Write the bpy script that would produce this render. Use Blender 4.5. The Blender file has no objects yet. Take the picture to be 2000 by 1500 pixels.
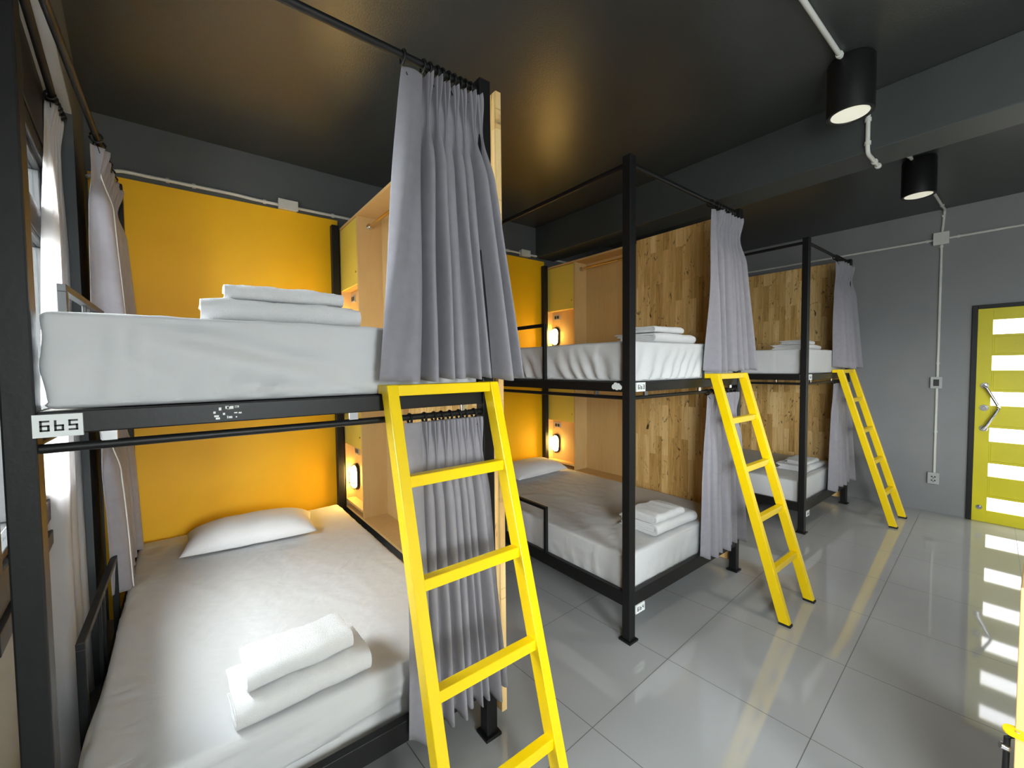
import bpy, math, random
from mathutils import Vector, Matrix, noise
sc = bpy.context.scene
COL = sc.collection
PI = math.pi
rnd = random.Random(7)

# ---------------------------------------------------------------- materials
MATS = {}
def nmat(name):
    m = bpy.data.materials.new(name); m.use_nodes = True
    nt = m.node_tree; b = nt.nodes['Principled BSDF']
    return m, nt, b
def N(nt, t, **k):
    n = nt.nodes.new(t)
    for a, v in k.items(): setattr(n, a, v)
    return n
def L(nt, a, b): nt.links.new(a, b)
def plain(name, col, rough=.5, metal=0., bump=0., bscale=200., var=0., vscale=6., spec=.5, detail=4., sheen=0.):
    m, nt, b = nmat(name)
    b.inputs['Base Color'].default_value = (*col, 1)
    b.inputs['Roughness'].default_value = rough
    b.inputs['Metallic'].default_value = metal
    b.inputs['Specular IOR Level'].default_value = spec
    if sheen: b.inputs['Sheen Weight'].default_value = sheen
    tc = N(nt, 'ShaderNodeTexCoord')
    if bump:
        n = N(nt, 'ShaderNodeTexNoise'); n.inputs['Scale'].default_value = bscale; n.inputs['Detail'].default_value = detail
        L(nt, tc.outputs['Object'], n.inputs['Vector'])
        bp = N(nt, 'ShaderNodeBump'); bp.inputs['Strength'].default_value = bump; bp.inputs['Distance'].default_value = .01
        L(nt, n.outputs['Fac'], bp.inputs['Height']); L(nt, bp.outputs['Normal'], b.inputs['Normal'])
    if var:
        n = N(nt, 'ShaderNodeTexNoise'); n.inputs['Scale'].default_value = vscale; n.inputs['Detail'].default_value = 5
        L(nt, tc.outputs['Object'], n.inputs['Vector'])
        r = N(nt, 'ShaderNodeValToRGB')
        r.color_ramp.elements[0].color = (*[c*(1-var) for c in col], 1); r.color_ramp.elements[0].position = .3
        r.color_ramp.elements[1].color = (*[min(1, c*(1+var)) for c in col], 1); r.color_ramp.elements[1].position = .7
        L(nt, n.outputs['Fac'], r.inputs['Fac']); L(nt, r.outputs['Color'], b.inputs['Base Color'])
    MATS[name] = m
    return m
def emit(name, col, s):
    m, nt, b = nmat(name)
    b.inputs['Base Color'].default_value = (.8, .8, .8, 1)
    b.inputs['Emission Color'].default_value = (*col, 1); b.inputs['Emission Strength'].default_value = s
    MATS[name] = m; return m

plain('black_metal', (.008, .008, .0086), .45, 0, .05, 60, .15, 9, spec=.35)
plain('yellow_paint', (.97, .67, .0), .35, 0, .04, 90, .03, 5)
plain('yellow_board', (.98, .52, .0), .55, 0, .05, 140, .04, 3)
plain('yellow_laminate', (.80, .62, .10), .45, 0, .0, 100, .03, 4)
plain('curtain_cloth', (.285, .273, .303), .85, 0, .25, 900, .05, 30, spec=.2, sheen=.2)
plain('hem_tape', (.8, .8, .8), .8)
plain('towel_cloth', (.80, .80, .81), .95, 0, .55, 420, .02, 40, spec=.1)
plain('pillow_cloth', (.80, .80, .82), .85, 0, .15, 60, .02, 9, spec=.2)
plain('dark_wall', (.092, .099, .102), .6, 0, .06, 160, .06, 2.2)
plain('door_wall', (.225, .225, .235), .6, 0, .08, 160, .06, 2.0)
plain('charcoal_ceiling', (.036, .0395, .039), .30, 0, .10, 120, .06, 1.6, spec=.8)
plain('beam_paint', (.044, .050, .050), .55, 0, .06, 140, .06, 2.0)
plain('pale_wall', (.34, .35, .34), .7, 0, .06, 160, .04, 3)
plain('white_pipe', (.62, .62, .58), .45, 0, .02, 50, .04, 20)
plain('grey_plastic', (.40, .41, .41), .45)
plain('dark_plastic', (.02, .02, .02), .4)
plain('steel', (.65, .65, .66), .22, 1.0, .02, 80, .05, 30)
plain('brass', (.75, .60, .35), .25, 1.0)
plain('white_plate', (.80, .83, .82), .5)
plain('ink', (.012, .012, .012), .5)
plain('black_rubber', (.012, .012, .012), .8)
plain('door_paint', (.64, .56, .004), .45, 0, .15, 30, .06, 3)
plain('slat_board', (.05, .04, .03), .7, 0, .1, 40, .1, 8)
plain('reflector', (.9, .9, .8), .15, 1.0)
emit('globe_glow', (1.0, .64, .16), 26)
emit('downlight_glow', (1.0, .97, .70), .20)
emit('frosted_pane_glow', (.96, .97, 1.0), 2.2)  # door panes are no lamps; light from behind is put in as emission

def sheet():
    m, nt, b = nmat('bed_sheet')
    b.inputs['Base Color'].default_value = (.63, .634, .645, 1); b.inputs['Roughness'].default_value = .85
    b.inputs['Specular IOR Level'].default_value = .2
    tc = N(nt, 'ShaderNodeTexCoord')
    mp = N(nt, 'ShaderNodeMapping'); mp.inputs['Scale'].default_value = (1, 1.6, 1); mp.inputs['Rotation'].default_value = (0, 0, .5)
    L(nt, tc.outputs['Object'], mp.inputs['Vector'])
    n1 = N(nt, 'ShaderNodeTexNoise'); n1.inputs['Scale'].default_value = 5; n1.inputs['Detail'].default_value = 3; n1.inputs['Distortion'].default_value = .8
    n2 = N(nt, 'ShaderNodeTexNoise'); n2.inputs['Scale'].default_value = 17; n2.inputs['Detail'].default_value = 2
    L(nt, mp.outputs['Vector'], n1.inputs['Vector']); L(nt, mp.outputs['Vector'], n2.inputs['Vector'])
    ad = N(nt, 'ShaderNodeMath', operation='MULTIPLY_ADD'); ad.inputs[1].default_value = .22
    L(nt, n2.outputs['Fac'], ad.inputs[0]); L(nt, n1.outputs['Fac'], ad.inputs[2])
    bp = N(nt, 'ShaderNodeBump'); bp.inputs['Strength'].default_value = .36; bp.inputs['Distance'].default_value = .02
    L(nt, ad.outputs[0], bp.inputs['Height']); L(nt, bp.outputs['Normal'], b.inputs['Normal'])
    MATS['bed_sheet'] = m
sheet()

def floor_mat():
    m, nt, b = nmat('grey_tile')
    tc = N(nt, 'ShaderNodeTexCoord')
    mp = N(nt, 'ShaderNodeMapping', vector_type='TEXTURE')
    mp.inputs['Location'].default_value = (1.26, 1.10, 0); mp.inputs['Rotation'].default_value = (0, 0, .051)
    mp.inputs['Scale'].default_value = (.6, .6, .6)
    L(nt, tc.outputs['Object'], mp.inputs['Vector'])
    sx = N(nt, 'ShaderNodeSeparateXYZ'); L(nt, mp.outputs['Vector'], sx.inputs[0])
    def line(o):
        f = N(nt, 'ShaderNodeMath', operation='PINGPONG'); f.inputs[1].default_value = .5; L(nt, o, f.inputs[0])
        c = N(nt, 'ShaderNodeMath', operation='LESS_THAN'); c.inputs[1].default_value = .0026; L(nt, f.outputs[0], c.inputs[0])
        return c.outputs[0]
    mx = N(nt, 'ShaderNodeMath', operation='MAXIMUM'); L(nt, line(sx.outputs['X']), mx.inputs[0]); L(nt, line(sx.outputs['Y']), mx.inputs[1])
    no = N(nt, 'ShaderNodeTexNoise'); no.inputs['Scale'].default_value = 1.3; no.inputs['Detail'].default_value = 6
    L(nt, tc.outputs['Object'], no.inputs['Vector'])
    r = N(nt, 'ShaderNodeValToRGB')
    r.color_ramp.elements[0].position = .3; r.color_ramp.elements[0].color = (.42, .43, .437, 1)
    r.color_ramp.elements[1].position = .7; r.color_ramp.elements[1].color = (.47, .48, .487, 1)
    L(nt, no.outputs['Fac'], r.inputs['Fac'])
    mix = N(nt, 'ShaderNodeMix', data_type='RGBA')
    L(nt, mx.outputs[0], mix.inputs['Factor']); L(nt, r.outputs['Color'], mix.inputs[6]); mix.inputs[7].default_value = (.10, .10, .10, 1)
    L(nt, mix.outputs[2], b.inputs['Base Color'])
    rr = N(nt, 'ShaderNodeMath', operation='MULTIPLY_ADD'); rr.inputs[1].default_value = .5; rr.inputs[2].default_value = .045
    L(nt, mx.outputs[0], rr.inputs[0]); L(nt, rr.outputs[0], b.inputs['Roughness'])
    b.inputs['Specular IOR Level'].default_value = 1.0
    MATS['grey_tile'] = m
floor_mat()

def wood(name, cols, sw, sl, knots, axis='YZ', rough=.5, grain=1.0):
    # staves running up (Z), laid side by side along Y
    m, nt, b = nmat(name)
    tc = N(nt, 'ShaderNodeTexCoord'); s = N(nt, 'ShaderNodeSeparateXYZ'); L(nt, tc.outputs['Object'], s.inputs[0])
    c = N(nt, 'ShaderNodeCombineXYZ')
    L(nt, s.outputs['Z'], c.inputs['X']); L(nt, s.outputs['Y'], c.inputs['Y'])
    br = N(nt, 'ShaderNodeTexBrick'); br.offset = .37; br.offset_frequency = 2; br.squash = 1
    br.inputs['Scale'].default_value = 1; br.inputs['Mortar Size'].default_value = .0008; br.inputs['Brick Width'].default_value = sl; br.inputs['Row Height'].default_value = sw
    br.inputs['Color1'].default_value = (0, 0, 0, 1); br.inputs['Color2'].default_value = (1, 1, 1, 1); br.inputs['Mortar'].default_value = (.2, .2, .2, 1)
    br.inputs['Bias'].default_value = 0
    L(nt, c.outputs[0], br.inputs['Vector'])
    # stretched grain
    mp = N(nt, 'ShaderNodeMapping'); mp.inputs['Scale'].default_value = (9, 30, 2.2)
    L(nt, tc.outputs['Object'], mp.inputs['Vector'])
    off = N(nt, 'ShaderNodeVectorMath', operation='ADD'); L(nt, mp.outputs['Vector'], off.inputs[0])
    sc2 = N(nt, 'ShaderNodeVectorMath', operation='SCALE'); sc2.inputs['Scale'].default_value = 9; L(nt, br.outputs['Color'], sc2.inputs[0]); L(nt, sc2.outputs[0], off.inputs[1])
    g = N(nt, 'ShaderNodeTexNoise'); g.inputs['Scale'].default_value = 1.6; g.inputs['Detail'].default_value = 7; g.inputs['Distortion'].default_value = .8
    L(nt, off.outputs[0], g.inputs['Vector'])
    a = N(nt, 'ShaderNodeMath', operation='MULTIPLY_ADD'); a.inputs[1].default_value = .72*grain
    L(nt, g.outputs['Fac'], a.inputs[0])
    q = N(nt, 'ShaderNodeMath', operation='MULTIPLY'); q.inputs[1].default_value = .45
    bw = N(nt, 'ShaderNodeRGBToBW'); L(nt, br.outputs['Color'], bw.inputs[0]); L(nt, bw.outputs[0], q.inputs[0]); L(nt, q.outputs[0], a.inputs[2])
    r = N(nt, 'ShaderNodeValToRGB'); el = r.color_ramp.elements
    el[0].position = .15; el[0].color = (*cols[0], 1); el[1].position = .85; el[1].color = (*cols[-1], 1)
    for i, cc in enumerate(cols[1:-1]):
        e = el.new(.15 + .7*(i+1)/(len(cols)-1)); e.color = (*cc, 1)
    L(nt, a.outputs[0], r.inputs['Fac'])
    out = r.outputs['Color']
    if knots:
        mk = N(nt, 'ShaderNodeMapping'); mk.inputs['Scale'].default_value = (1, 20, 9); L(nt, tc.outputs['Object'], mk.inputs['Vector'])
        v = N(nt, 'ShaderNodeTexNoise'); v.inputs['Scale'].default_value = 1.25; v.inputs['Detail'].default_value = 4; v.inputs['Distortion'].default_value = 1.5
        L(nt, mk.outputs['Vector'], v.inputs['Vector'])
        kr = N(nt, 'ShaderNodeValToRGB'); kr.color_ramp.elements[0].position = .61; kr.color_ramp.elements[0].color = (0, 0, 0, 1)
        kr.color_ramp.elements[1].position = .73; kr.color_ramp.elements[1].color = (1, 1, 1, 1)
        L(nt, v.outputs['Fac'], kr.inputs['Fac'])
        mx = N(nt, 'ShaderNodeMix', data_type='RGBA'); L(nt, kr.outputs['Color'], mx.inputs['Factor']); L(nt, out, mx.inputs[6]); mx.inputs[7].default_value = (.055, .024, .008, 1)
        out = mx.outputs[2]
    L(nt, out, b.inputs['Base Color']); b.inputs['Roughness'].default_value = rough
    b.inputs['Specular IOR Level'].default_value = .3
    MATS[name] = m
wood('acacia_board', [(.30, .15, .04), (.60, .35, .11), (.80, .51, .195), (.95, .68, .32)], .058, .42, True)
wood('light_ply', [(.60, .385, .15), (.66, .44, .19), (.72, .50, .235)], 2.0, 4.0, False, grain=.9)

def glass():
    m = bpy.data.materials.new('window_glass'); m.use_nodes = True; nt = m.node_tree; nt.nodes.clear()
    o = N(nt, 'ShaderNodeOutputMaterial'); t = N(nt, 'ShaderNodeBsdfTransparent'); t.inputs[0].default_value = (.9, .93, .93, 1)
    g = N(nt, 'ShaderNodeBsdfGlossy'); g.inputs['Roughness'].default_value = .02
    mx = N(nt, 'ShaderNodeMixShader'); mx.inputs[0].default_value = .06
    L(nt, t.outputs[0], mx.inputs[1]); L(nt, g.outputs[0], mx.inputs[2]); L(nt, mx.outputs[0], o.inputs[0]); MATS['window_glass'] = m
    m = bpy.data.materials.new('sheer_cloth'); m.use_nodes = True; nt = m.node_tree; nt.nodes.clear()
    o = N(nt, 'ShaderNodeOutputMaterial'); d = N(nt, 'ShaderNodeBsdfDiffuse'); d.inputs[0].default_value = (.72, .71, .72, 1)
    t = N(nt, 'ShaderNodeBsdfTranslucent'); t.inputs[0].default_value = (.72, .70, .70, 1)
    mx = N(nt, 'ShaderNodeMixShader'); mx.inputs[0].default_value = .5
    L(nt, d.outputs[0], mx.inputs[1]); L(nt, t.outputs[0], mx.inputs[2]); L(nt, mx.outputs[0], o.inputs[0]); MATS['sheer_cloth'] = m
glass()

# ---------------------------------------------------------------- mesh helpers
class MB:
    def __init__(s): s.v = []; s.f = []
    def add(s, vs, fs):
        b = len(s.v); s.v += [tuple(v) for v in vs]; s.f += [tuple(b+i for i in f) for f in fs]; return s
    def box(s, x0, x1, y0, y1, z0, z1):
        return s.hexa([(x0,y0,z0),(x1,y0,z0),(x1,y1,z0),(x0,y1,z0),(x0,y0,z1),(x1,y0,z1),(x1,y1,z1),(x0,y1,z1)])
    def hexa(s, p):
        return s.add(p, [(0,3,2,1),(4,5,6,7),(0,1,5,4),(1,2,6,5),(2,3,7,6),(3,0,4,7)])
    def tube(s, pts, r, n=12, closed=False):
        pts = [Vector(p) for p in pts]; m = len(pts); rings = []
        up = Vector((0,0,1))
        for i, p in enumerate(pts):
            a = pts[(i-1) % m] if (closed or i > 0) else p
            c = pts[(i+1) % m] if (closed or i < m-1) else p
            t = (c-a).normalized()
            h = up if abs(t.dot(up)) < .95 else Vector((1,0,0))
            x = t.cross(h).normalized(); y = x.cross(t).normalized()
            rr = r[i] if isinstance(r, (list, tuple)) else r
            rings.append([p + x*rr*math.cos(2*PI*k/n) + y*rr*math.sin(2*PI*k/n) for k in range(n)])
        vs = [v for q in rings for v in q]; fs = []
        for i in range(m if closed else m-1):
            j = (i+1) % m
            for k in range(n):
                k2 = (k+1) % n
                fs.append((i*n+k, i*n+k2, j*n+k2, j*n+k))
        if not closed:
            fs.append(tuple(reversed(range(n)))); fs.append(tuple((m-1)*n+k for k in range(n)))
        return s.add(vs, fs)
    def lathe(s, prof, M=None, n=24):
        M = M or Matrix.Identity(4); vs = []; fs = []
        for (r, z) in prof:
            for k in range(n): vs.append(M @ Vector((r*math.cos(2*PI*k/n), r*math.sin(2*PI*k/n), z)))
        for i in range(len(prof)-1):
            for k in range(n):
                k2 = (k+1) % n; fs.append((i*n+k, i*n+k2, (i+1)*n+k2, (i+1)*n+k))
        if prof[0][0] > 1e-6: fs.append(tuple(reversed(range(n))))
        if prof[-1][0] > 1e-6: fs.append(tuple((len(prof)-1)*n+k for k in range(n)))
        return s.add(vs, fs)
    def build(s, name, mat, parent=None, bevel=0., smooth=None, at=None):
        me = bpy.data.meshes.new(name)
        o = bpy.data.objects.new(name, me); COL.objects.link(o)
        off = Vector((0,0,0))
        if parent is not None:
            o.parent = parent; off = parent.location if parent.parent is None else parent.parent.location + parent.location
            if parent.type == 'MESH' and parent.get('_org') is not None: off = Vector(parent['_org'])
        if at is not None:
            off0 = off; off = Vector(at); o.location = off - off0
        o['_org'] = list(off)
        me.from_pydata([(v[0]-off.x, v[1]-off.y, v[2]-off.z) for v in s.v], [], s.f)
        me.validate(); me.update()
        me.materials.append(MATS[mat])
        if bevel:
            b = o.modifiers.new('b', 'BEVEL'); b.width = bevel; b.segments = 2; b.limit_method = 'ANGLE'
        if smooth is not None:
            me.shade_smooth(); me.set_sharp_from_angle(angle=math.radians(smooth))
        return o
def tag(o, label=None, cat=None, group=None, kind=None):
    for k, v in (('label', label), ('category', cat), ('group', group), ('kind', kind)):
        if v: o[k] = v
    return o
def thing(name, loc, label, cat, group=None):
    o = bpy.data.objects.new(name, None); COL.objects.link(o); o.location = loc; o.empty_display_size = .1
    return tag(o, label, cat, group)
def box(name, mat, x0, x1, y0, y1, z0, z1, parent=None, bevel=.002):
    return MB().box(x0, x1, y0, y1, z0, z1).build(name, mat, parent, bevel)
def struct(o): o['kind'] = 'structure'; return o

# ---------------------------------------------------------------- key measures
YF = 1.318                      # front plane of the bunks
HW = 3.385                      # head wall
XD = 5.784                      # door wall
ZC = 2.95
YFRONT = -2.6
def wp(y, off=0., z=0.):        # window wall runs slightly askew
    return Vector((-.412 + .075*(HW - y) - off, y, z))

# ---------------------------------------------------------------- the room
m = MB().box(-1.2, XD+.4, YFRONT-.2, HW+.2, -.12, 0); struct(m.build('floor', 'grey_tile'))
m = MB().box(-1.2, XD+.4, YFRONT-.2, HW+.2, ZC, ZC+.12); struct(m.build('ceiling', 'charcoal_ceiling'))
struct(MB().box(-1.2, XD+.2, HW, HW+.15, 0, ZC).build('wall_back', 'dark_wall'))
DY0, DY1, DZ = -.47, .427, 2.0
m = MB(); m.box(XD, XD+.14, DY1, HW, 0, ZC); m.box(XD, XD+.14, YFRONT, DY0, 0, ZC); m.box(XD, XD+.14, DY0, DY1, DZ, ZC)
m.box(XD+.10, XD+.14, DY0, DY1, 0, DZ); struct(m.build('wall_right', 'door_wall'))
struct(MB().box(2.985, 3.25, YFRONT, HW, 2.635, ZC).build('trim_1', 'beam_paint', None, .004))

def wbox(m, y0, y1, o0, o1, z0, z1):   # box in the window wall's own frame, o = offset outwards
    a, b, c, d = wp(y0, o0), wp(y0, o1), wp(y1, o1), wp(y1, o0)
    lo = [(p.x, p.y, z0) for p in (b, a, d, c)]; hi = [(p.x, p.y, z1) for p in (b, a, d, c)]
    m.hexa(lo + hi)
SILL, HEAD = .86, 2.62
WINS = [(1.36, 2.53), (-2.45, -.35)]  # first opening is in view; second is unseen, added for extra daylight
WO = .10                        # depth of the recess
m = MB()
wbox(m, YFRONT, HW, WO, .30, 0, SILL); wbox(m, YFRONT, HW, WO, .30, HEAD, ZC)
for a, b in ((YFRONT, WINS[1][0]), (WINS[1][1], WINS[0][0]), (WINS[0][1], HW)): wbox(m, a, b, WO, .30, SILL, HEAD)
struct(m.build('wall_left', 'pale_wall'))
m = MB(); wbox(m, YFRONT, 2.70, 0, WO, HEAD+.01, ZC); struct(m.build('trim_2', 'dark_wall'))
m = MB(); wbox(m, 2.70, HW, 0, WO, 0, ZC); struct(m.build('trim_3', 'dark_wall'))
m = MB(); wbox(m, YFRONT, 2.695, .002, .07, HEAD-.006, HEAD+.012); struct(m.build('trim_4', 'pale_wall'))
def window(name, a, b, bx, H, nn, zt0, zt1, ztop, zbot, origin):
    # bx(m, along0, along1, out0, out1, z0, z1) builds a box in the wall's own frame
    o = thing(name, origin, None, None); o['kind'] = 'structure'
    f0, f1 = .07, .16; m = MB()
    bx(m, a, b, f0, f1, SILL, SILL+.05); bx(m, a, b, f0+.012, f1, SILL+.05, SILL+.085); bx(m, a, b, f0+.004, f1, SILL+.085, zbot)
    bx(m, a, b, f0, f1, ztop, H); bx(m, a, b, f0-.006, f0, ztop+.06, H-.05); bx(m, a, b, f0+.01, f1-.01, zt0, zt1)
    for y in (a, b-.06): bx(m, y, y+.06, f0, f1, zbot, ztop)
    w = (b-a-.06)/nn
    for i in range(1, nn): bx(m, a+w*i, a+w*i+.06, f0, f1, zbot, ztop)
    m.build('window_frame', 'black_metal', o, .004)
    for i in range(nn):
        for z0, z1 in ((zbot, zt0), (zt1, ztop)):
            ya, yb = a+w*i+.06, a+w*(i+1)
            f = MB(); bx(f, ya, yb, .085, .12, z0, z0+.02); bx(f, ya, yb, .085, .12, z1-.02, z1)
            bx(f, ya, ya+.03, .085, .12, z0+.02, z1-.02); bx(f, yb-.03, yb, .085, .12, z0+.02, z1-.02)
            q = f.build('sash', 'black_metal', o, .003)
            p = MB(); bx(p, ya+.03, yb-.03, .10, .105, z0+.02, z1-.02); p.build('pane', 'window_glass', q)
for wi, (a, b) in enumerate(WINS): window('window_%d' % (wi+1), a, b, wbox, HEAD, 2 if wi == 0 else 3, 1.98, 2.08, 2.28, 1.02, wp((a+b)/2, .11, SILL))  # the second window is an added daylight source out of view
def fbox(m, a0, a1, o0, o1, z0, z1): m.box(a0, a1, YFRONT-o1, YFRONT-o0, z0, z1)
FILL_WIN = [(-.1, .85)]; FH = 2.45  # invented opening behind the camera, added as fill daylight
m = MB(); m.box(-1.2, XD+.2, YFRONT-.2, YFRONT, 0, SILL); m.box(-1.2, XD+.2, YFRONT-.2, YFRONT, FH, ZC)
for a, b in ((-1.2, FILL_WIN[0][0]), (FILL_WIN[0][1], XD+.2)): m.box(a, b, YFRONT-.2, YFRONT, SILL, FH)
struct(m.build('wall_front', 'door_wall'))
for wi, (a, b) in enumerate(FILL_WIN): window('window_%d' % (wi+3), a, b, fbox, FH, 1, 1.90, 1.98, 2.39, .95, ((a+b)/2, YFRONT-.1, SILL))  # unseen added window, there only to let fill light in

# ---------------------------------------------------------------- door
d = thing('door_1', (XD, 0, 0), None, None); d['kind'] = 'structure'
m = MB(); m.box(XD-.03, XD+.10, DY1-.036, DY1, 0, DZ); m.box(XD-.03, XD+.10, DY0, DY0+.036, 0, DZ); m.box(XD-.03, XD+.10, DY0+.036, DY1-.036, DZ-.036, DZ)
m.build('door_frame', 'black_metal', d, .003)
PZ = [(1.728, 1.858), (1.403, 1.533), (1.080, 1.205), (.751, .876), (.429, .550), (.112, .232)]
ly0, ly1, pz0, pz1 = DY0+.0361, DY1-.0361, -.34, .298
m = MB(); x0, x1 = XD-.018, XD+.022
m.box(x0, x1, pz1, ly1, .001, DZ-.0361); m.box(x0, x1, ly0, pz0, .001, DZ-.0361)
zs = [.001] + [z for p in reversed(PZ) for z in p] + [DZ-.0361]
for i in range(0, len(zs), 2):
    z0, z1 = zs[i], zs[i+1]
    if z1-z0 > .16 and i > 0 and i < len(zs)-2:      # boards with a sunken field
        e = .022
        m.box(x0, x1, pz0, pz1, z0, z0+e); m.box(x0, x1, pz0, pz1, z1-e, z1); m.box(x0, x1, pz1-.012, pz1, z0+e, z1-e); m.box(x0, x1, pz0, pz0+.012, z0+e, z1-e)
        m.box(x0+.005, x1-.005, pz0+.012, pz1-.012, z0+e, z1-e)
    else: m.box(x0, x1, pz0, pz1, z0, z1)
m.build('door_leaf', 'door_paint', d, .0015)
for z0, z1 in PZ: box('door_pane', 'frosted_pane_glow', XD-.006, XD+.004, pz0, pz1, z0, z1, d, 0)
h = MB(); hx = XD-.068
h.tube([(XD-.02, .335, 1.262), (hx, .335, 1.262), (hx, .318, 1.235), (hx, .25, 1.085), (hx, .243, 1.065), (hx, .25, 1.045), (hx, .318, .895), (hx, .335, .868), (XD-.02, .335, .868)], .0115, 14)
h = h.build('door_handle', 'steel', d, 0, 40); h['label'] = 'chrome V shaped pull handle'
def disc_x(name, x, y, z, r, t, mat, par, r2=None):
    M = Matrix.Translation((x, y, z)) @ Matrix.Rotation(-PI/2, 4, 'Y')
    prof = [(r, 0), (r, t*.7), (r*.93, t)] + ([(r2, t), (r2, t*1.8), (r2*.8, t*2.0)] if r2 else []) 
    return MB().lathe(prof, M, 24).build(name, mat, par, 0, 35)
disc_x('handle_rose', XD-.018, .335, 1.262, .028, .008, 'steel', d); disc_x('handle_rose', XD-.018, .335, .868, .028, .008, 'steel', d)
disc_x('door_lock', XD-.018, .335, 1.058, .03, .012, 'steel', d, .016)
disc_x('door_bolt', XD-.018, .345, .134, .022, .01, 'steel', d, .011)

# ---------------------------------------------------------------- lettering for the number plates
SEG = {'6': [(0,0,1,0),(0,0,0,2),(0,2,1,2),(1,0,1,1),(0,1,1,1)], 'b': [(0,0,1,0),(0,0,0,2),(1,0,1,1),(0,1,1,1)],
       '5': [(0,0,1,0),(1,0,1,1),(0,1,1,1),(0,1,0,2),(0,2,1,2)], '3': [(0,0,1,0),(1,0,1,2),(0,1,1,1),(0,2,1,2)],
       '4': [(0,1,1,1),(0,1,0,2),(1,0,1,2)], '1': [(.5,0,.5,2)], '2': [(0,0,1,0),(0,0,0,1),(0,1,1,1),(1,1,1,2),(0,2,1,2)]}
def lettering(m, text, x0, x1, z0, z1, y, st):
    n = len(text); cw = (x1-x0)/(n + (n-1)*.45)
    for i, ch in enumerate(text):
        ox = x0 + i*cw*1.45
        for (a, b, c, e) in SEG[ch]:
            xa, xb = ox + min(a, c)*(cw-st), ox + max(a, c)*(cw-st) + st
            za, zb = z0 + min(b, e)/2*(z1-z0-st), z0 + max(b, e)/2*(z1-z0-st) + st
            m.box(xa, xb, y-.0006, y, za, zb)

# ---------------------------------------------------------------- bunks
ZU0, ZU1, ZP = 1.335, 1.386, 2.55
def bunk(X0, W, Y0, label, plates, guard, ring_rods=True, loop=None):
    X1 = X0+W; YB = Y0+2.035
    t = thing('bunk_bed', (X0+W/2, Y0+1.0, 0), label, 'bunk bed', 'black steel bunk beds')
    P = .05
    for px in (X0, X1-P):
        for py in (Y0, YB-P):
            p = box('post', 'black_metal', px, px+P, py, py+P, .012, ZP, t, .004)
            MB().box(px-.012, px+P+.012, py-.012, py+P+.012, 0, .012).build('foot_plate', 'black_metal', p, .002)
    for z0, z1 in ((.185, .262), (ZU0, ZU1)):
        box('front_rail', 'black_metal', X0+P, X1-P, Y0+.004, Y0+.034, z0, z1, t, .003)
        box('back_rail', 'black_metal', X0+P, X1-P, YB-.034, YB-.004, z0, z1, t, .003)
        for xx in (X0+.004, X1-.034): box('side_rail', 'black_metal', xx, xx+.03, Y0+P, YB-P, z0, z1, t, .003)
    box('mattress_board', 'slat_board', X0+.036, X1-.036, Y0+.036, YB-.036, .188, .205, t, 0)
    box('mattress_board', 'slat_board', X0+.036, X1-.036, Y0+.036, YB-.036, 1.358, 1.38, t, 0)
    R = .0125
    zr = 2.512
    MB().tube([(X0+P-.005, Y0+.025, zr), (X1-P+.005, Y0+.025, zr)], R, 14).build('curtain_rod', 'black_metal', t, 0, 40)
    MB().tube([(X0+.025, Y0+P-.005, zr), (X0+.025, YB-P+.005, zr)], R, 14).build('curtain_rod', 'black_metal', t, 0, 40)
    zl = 1.304
    for pts, br in (([(X0+P-.005, Y0+.020, zl), (X1-P+.005, Y0+.020, zl)], 0), ([(X0+.02, Y0+P-.005, zl), (X0+.02, YB-P+.005, zl)], 1)):
        r = MB().tube(pts, .0105, 12).build('curtain_rod', 'black_metal', t, 0, 40)
        for f in (.10, .58, .93):
            a, b = Vector(pts[0]), Vector(pts[1]); q = a.lerp(b, f)
            MB().box(q.x-.014, q.x+.014, q.y-.006, q.y+.006, zl+.008, ZU0+.001).build('rod_bracket', 'steel', r, .001)
    # guard hoops on the side away from the board
    gy0, gy1, zlow, zup = guard
    for zb, zt in ((.262, zlow), (ZU1, zup)):
        x0 = X0+.008; w = .022
        m = MB(); m.box(x0, x0+w, gy0, gy0+w, zb, zt-w); m.box(x0, x0+w, gy1-w, gy1, zb, zt-w); m.box(x0, x0+w, gy0, gy1, zt-w, zt)
        c = (gy0+gy1)/2
        m.box(x0+.005, x0+w-.005, c-.05, c-.038, zb, zt-w); m.box(x0+.005, x0+w-.005, c+.038, c+.05, zb, zt-w)
        m.build('guard_rail', 'black_metal', t, .002)
    for (txt, xa, za, w, h) in plates:
        pl = box('number_plate', 'white_plate', xa, xa+w, Y0-.003, Y0+.0045, za, za+h, t, 0)
        m = MB(); lettering(m, txt, xa+w*.14, xa+w*.9, za+h*.26, za+h*.74, Y0-.003, h*.075); m.build('lettering', 'ink', pl)
    if loop:
        MB().tube([(loop-.008, Y0+.012, ZU1-.004), (loop-.008, Y0+.012, ZU1+.055), (loop-.004, Y0+.012, ZU1+.066), (loop+.004, Y0+.012, ZU1+.066), (loop+.008, Y0+.012, ZU1+.055), (loop+.008, Y0+.012, ZU1-.004)], .0035, 8).build('ladder_loop', 'black_metal', t, 0, 40)
    return t
A0, AW, B0, BW, C0, CW, CY = -.304, 1.245, 1.804, 1.28, 4.176, 1.29, 1.252
ba = bunk(A0, AW, YF, 'black steel bunk bed beside the window, number plate 6b5 on its upper rail', [('6b5', A0+.0445, 1.331, .076, .049)], (1.82, 2.62, .63, 1.735))
bb = bunk(B0, BW, YF, 'black steel bunk bed in the middle of the row, plate 6b3 above and 6b4 below', [('6b3', B0+.053, 1.337, .078, .048), ('6b4', B0+.053, .142, .078, .046)], (1.975, 2.78, .56, 1.75), loop=2.575)
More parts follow.
